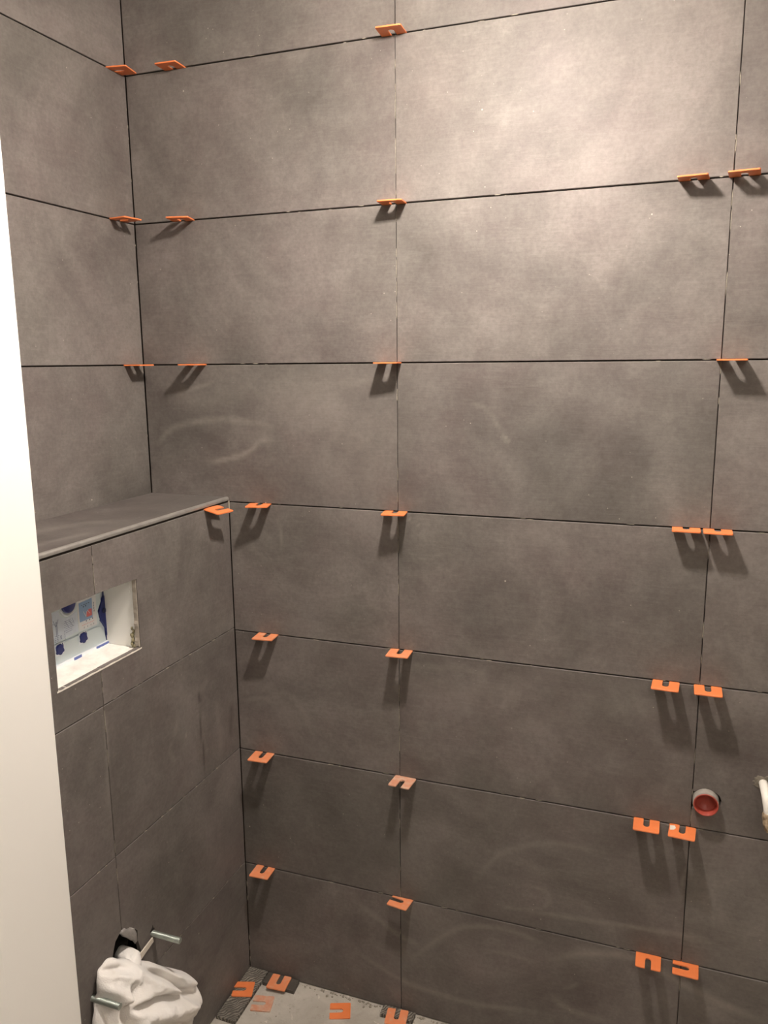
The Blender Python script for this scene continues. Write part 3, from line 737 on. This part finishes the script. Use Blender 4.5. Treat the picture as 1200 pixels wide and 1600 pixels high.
def shim(pos, outward, slot, label, mat=ORANGE, yaw=0.0, dep=.043, tilt=0.0, group='orange levelling shims'):
    """pos: point on the joint; outward: unit vector away from the wall"""
    key = (slot, mat.name)
    if key not in SH:
        bm = bmesh.new(); prism(bm, shim_outline(slot), ((0, 0, -T_/2), (1, 0, 0), (0, 1, 0), (0, 0, 1)), T_, 0)
        es = [e for e in bm.edges if e.calc_length() > 0 and abs(e.verts[0].co.z-e.verts[1].co.z) < 1e-6]
        bmesh.ops.bevel(bm, geom=es, offset=.0004, segments=1, affect='EDGES')
        o = link('levelling_shim', bm, mat); SH[key] = o
    else:
        o = SH[key].copy(); COL.objects.link(o)
    y = Vector(outward).normalized(); x = y.cross(Vector((0, 0, 1))).normalized()
    if x.dot(Vector((1, 0, 0))) < -.5: x = -x
    z = Vector((0, 0, 1))
    if abs(y.y) > .5: x = Vector((1, 0, 0)); 
    R = Matrix((x, y, x.cross(y))).transposed().to_4x4()
    l = L_ if slot in ('in', 'out') else W_-.003
    full = L_ if slot in ('in', 'out') else W_
    ins = (L_ if slot in ('in', 'out') else W_) - dep
    o.matrix_world = Matrix.Translation(Vector(pos)) @ R @ Matrix.Rotation(yaw, 4, 'Z') @ Matrix.Rotation(tilt, 4, 'X') @ Matrix.Translation((0, -ins, 0))
    tag(o, label, 'shim', group)
    return o
BW = (0, -1, 0)
# (x, row, slot, dust, shift of the outer edge, protruding, label)
S = [
 (.6055, 7, 'in', 0, .002, .041, 'orange U-shaped shim at the top edge of the photo, on the middle vertical joint'),
 (.1235, 7, 'in', 0, .002, .038, 'orange shim in the highest horizontal joint, just right of the left corner shim', ),
 (.1260, 6, 'in', 0, .012, .045, 'orange shim in the second joint from the top, just right of the corner'),
 (.6035, 6, 'in', 0, .003, .039, 'orange shim on the middle vertical joint, second one down, casting a U shadow'),
 (1.1470, 6, 'in', 0, -.003, .038, 'orange shim in the second joint from top, left one of the pair at upper right'),
 (1.2265, 6, 'in', 0, -.004, .044, 'orange shim in the second joint from top, right one of the pair at upper right'),
 (.1390, 5, 'in', 0, .006, .043, 'edge-on orange shim in the eye-level joint, between corner and middle'),
 (.5915, 5, 'in', 0, .005, .043, 'edge-on orange shim in the eye-level joint at the middle vertical joint'),
 (1.2255, 5, 'in', 0, -.001, .043, 'edge-on orange shim in the eye-level joint at the right vertical joint'),
 (.2860, 4, 'in', 0, .012, .045, 'orange shim in the ledge-height joint, just right of the ledge end'),
 (.6030, 4, 'in', 0, .007, .044, 'orange shim in the ledge-height joint on the middle vertical joint'),
 (1.1680, 4, 'in', 0, .000, .036, 'orange shim in the ledge-height joint, left one of the right-hand pair'),
 (1.2215, 4, 'in', 0, .000, .038, 'orange shim in the ledge-height joint, right one of the right-hand pair'),
 (.2930, 3, 'in', 1, .004, .041, 'orange shim one joint below the ledge, nearest the boxing'),
 (.6140, 3, 'in', 1, .003, .045, 'orange shim one joint below the ledge, on the middle vertical joint'),
 (1.1490, 3, 'in', 0, -.002, .046, 'bright orange shim one joint below the ledge, left one of the right-hand pair'),
 (1.2230, 3, 'in', 0, .000, .046, 'bright orange shim one joint below the ledge, right one of the right-hand pair'),
 (.2715, 2, 'in', 1, .003, .045, 'pale orange shim two joints below the ledge, nearest the boxing'),
 (.6220, 2, 'out', 2, -.003, .045, 'dusty pale shim with its slot facing the room, on the middle vertical joint'),
 (1.1280, 2, 'in', 0, .000, .044, 'orange shim left of the red waste pipe, further one from the pipe'),
 (1.1955, 2, 'in', 0, -.003, .046, 'orange shim with a chalky white spot just below the red waste pipe'),
 (.2620, 1, 'in', 1, .002, .044, 'orange shim in the lowest joint, nearest the boxing'),
 (.6130, 1, 'left', 1, -.005, .038, 'pale orange shim in the lowest joint with its slot pointing left, at middle'),
 (1.1460, 1, 'out', 0, .000, .041, 'orange shim in the lowest joint at right, slot facing down to the room'),
 (1.2175, 1, 'left', 0, -.001, .041, 'orange shim in the lowest joint at right, slot pointing left'),
]
DM = [ORANGE, ORANGE_DUSTY, ORANGE_PALE]
for x, r, slot, dst, sh_, dep, lab in S:
    z = ROWS[r]
    # the wall plane's own x axis: outward = -Y keeps x to the right, so the outer edge moves by yaw
    shim((x, 0, z), BW, slot, lab, DM[dst], yaw=-math.atan2(sh_, dep), dep=dep)
# the white chip of dried adhesive on the shim below the waste pipe
bm = bmesh.new(); prism(bm, [(-.0240, .008), (-.0150, .006), (-.0128, .014), (-.0165, .0215), (-.0235, .0240)], ((1.1955, 0, ROWS[2]+T_/2+.0001), (1, 0, 0), (0, -1, 0), (0, 0, 1)), .0005)
spot = link('adhesive_spot', bm, simple('white_dried_adhesive', (.72, .67, .60), .9, noise_amt=.1))
host = [o for o in COL.objects if o.get('label', '').startswith('orange shim with a chalky')][0]
spot.parent = host; bpy.context.view_layer.update(); spot.matrix_parent_inverse = host.matrix_world.inverted()
# shims stuck in the left wall and in the boxing
shim((0, -.0350, ROWS[7]), (1, 0, 0), 'in', 'orange shim in the highest joint, standing right in the left corner', ORANGE, yaw=.17, dep=.038)
shim((0, -.0590, ROWS[6]), (1, 0, 0), 'in', 'orange shim in the second joint from top, in the left corner', ORANGE, yaw=-.17, dep=.048)
shim((0, -.0440, ROWS[5]), (1, 0, 0), 'in', 'edge-on orange shim in the eye-level joint, in the left corner', ORANGE, yaw=0, dep=.043)
shim((BOXX, -.0760, 1.1952), (1, 0, 0), 'left', 'orange shim under the grey ledge edge, at the end by the back wall', ORANGE, yaw=-.20, dep=.048, tilt=-.17)

# ------------------------------------------------------------------ on the floor: tile offcuts, loose shims, mortar crumbs
def ribbed():
    t = NT('ribbed_offcut'); co = t.n('ShaderNodeTexCoord').outputs['Object']
    mp = t.n('ShaderNodeMapping'); mp.inputs['Rotation'].default_value = (0, 0, math.radians(38)); t.l(co, mp.inputs['Vector'])
    wv = t.n('ShaderNodeTexWave'); wv.inputs['Scale'].default_value = 48; wv.inputs['Distortion'].default_value = 9.0; wv.inputs['Detail'].default_value = 3; t.l(mp.outputs[0], wv.inputs['Vector'])
    k = t.math('MULTIPLY', t.ramp(wv.outputs['Fac'], .45, .75), t.ramp(t.noise(co, 40, 4), .3, .6, .25, 1))
    c = t.mix(k, (0.085, 0.076, 0.064), (0.27, 0.25, 0.21)); t.l(c, t.b.inputs['Base Color']); t.b.inputs['Roughness'].default_value = .85
    bp = t.n('ShaderNodeBump'); bp.inputs['Distance'].default_value = .001; t.l(wv.outputs['Fac'], bp.inputs['Height']); t.l(bp.outputs[0], t.b.inputs['Normal'])
    return t.m
RIB = ribbed()
def offcut(name, pts, label, mat):
    bm = bmesh.new(); prism(bm, pts, ((0, 0, .0005), (1, 0, 0), (0, 1, 0), (0, 0, 1)), .0090, bevel=.0006)
    tag(link(name, bm, mat), label, 'tile offcut', 'tile offcuts on the floor')
offcut('tile_offcut', [(.2085, -.166), (.2590, -.167), (.2580, -.0900), (.2575, -.0030), (.2070, -.0030)], 'narrow tile offcut, ribbed side up, along the foot of the boxing', RIB)
offcut('tile_offcut', [(.2605, -.0385), (.3465, -.0400), (.3440, -.0040), (.2600, -.0035)], 'small dark tile offcut lying in the corner against the back wall', simple('dark_offcut', (.075, .066, .056), .6, noise_amt=.25))
offcut('tile_offcut', [(.5660, -.0335), (.6440, -.0300), (.6440, -.0040), (.5650, -.0040)], 'small ribbed tile offcut at the foot of the back wall below the middle joint', RIB)
def loose(cx, cy, z, yaw, slot, mat, label, tilt=0.0):
    key = (slot, mat.name)
    if key in SH: o = SH[key].copy(); COL.objects.link(o)
    else:
        bm = bmesh.new(); prism(bm, shim_outline(slot), ((0, 0, -T_/2), (1, 0, 0), (0, 1, 0), (0, 0, 1)), T_, 0); o = link('levelling_shim', bm, mat); SH[key] = o
    o.matrix_world = Matrix.Translation((cx, cy, z+T_/2)) @ Matrix.Rotation(yaw, 4, 'Z') @ Matrix.Rotation(tilt, 4, 'X') @ Matrix.Translation((0, -L_/2 if slot in ('in', 'out') else -W_/2, 0))
    tag(o, label, 'shim', 'loose shims on the floor')
loose(.2290, -.0750, .0096, math.radians(18), 'left', ORANGE, 'bright orange loose shim lying on the long ribbed offcut')
loose(.3010, -.0290, .0098, math.radians(4), 'out', ORANGE_DUSTY, 'pinkish loose shim on the small dark offcut in the corner')
loose(.2890, -.0900, .0003, math.radians(14), 'left', ORANGE_PALE, 'mortar-covered loose shim lying beside the long ribbed offcut')
loose(.4720, -.0485, .0003, math.radians(21), 'left', ORANGE, 'bright orange loose shim alone on the cement floor')
loose(.6070, -.0330, .0098, math.radians(8), 'out', ORANGE_DUSTY, 'pale orange loose shim on the offcut at the bottom edge of the photo')
bm = bmesh.new()
def crumbpiece(x, y, r, flat=.6):
    q = bmesh.ops.create_icosphere(bm, subdivisions=1, radius=r)
    for v in q['verts']:
        v.co *= rng.uniform(.65, 1.3); v.co.z *= flat; v.co += Vector((x, y, r*flat*.7))
for k in range(240):
    x = rng.uniform(.35, 1.3); crumbpiece(x, -.004-abs(rng.gauss(0, .0035)), rng.uniform(.0010, .0032))
for k in range(60): crumbpiece(rng.uniform(.26, .9), -rng.uniform(.01, .16), rng.uniform(.0006, .0016))
for x, y, r in ((.425, -.018, .004), (.437, -.016, .003), (.40, -.022, .0022), (.455, -.065, .003), (.52, -.02, .0035), (.535, -.013, .004)): crumbpiece(x, y, r, .5)
tag(link('mortar_crumbs', bm, CRUMB), 'pale mortar crumbs along the foot of the back wall', 'crumbs', kind='stuff')

# ------------------------------------------------------------------ the lamps (above the picture)
pl = tag(empty('hanging_bulb', BULB), 'bare warm bulb hanging on a cord in front of the tiled wall', 'lamp')
GLOW = bpy.data.materials.new('bulb_glow'); GLOW.use_nodes = True
pb = GLOW.node_tree.nodes['Principled BSDF']; pb.inputs['Emission Color'].default_value = (1, .8, .6, 1); pb.inputs['Emission Strength'].default_value = 8
bm = bmesh.new(); lathe(bm, BULB, (0, 0, 1), [(-.028, .0), (-.024, .015), (-.012, .026), (0, .028), (.012, .025), (.024, .016), (.034, .012)], 28)
link('bulb_glass', bm, GLOW, pl)
WHITEPL = simple('white_fitting', (.8, .78, .72), .4)
bm = bmesh.new(); lathe(bm, BULB, (0, 0, 1), [(.034, .0), (.034, .017), (.075, .018), (.085, .008), (.085, 0)], 28); link('socket', bm, WHITEPL, pl)
bm = bmesh.new(); tube(bm, [(BULB[0], BULB[1], BULB[2]+.083), (BULB[0]+.002, BULB[1], BULB[2]+.2), (BULB[0], BULB[1], ZTOP)], .003, 10); link('cord', bm, WHITEPL, pl)
cl = tag(empty('ceiling_lamp', ROOM_LAMP), 'round white ceiling lamp behind the doorway', 'lamp')
bm = bmesh.new(); lathe(bm, (ROOM_LAMP[0], ROOM_LAMP[1], ZTOP), (0, 0, -1), [(0, .06), (.018, .06), (.022, .05), (.022, 0)], 40); link('lamp_body', bm, WHITEPL, cl)
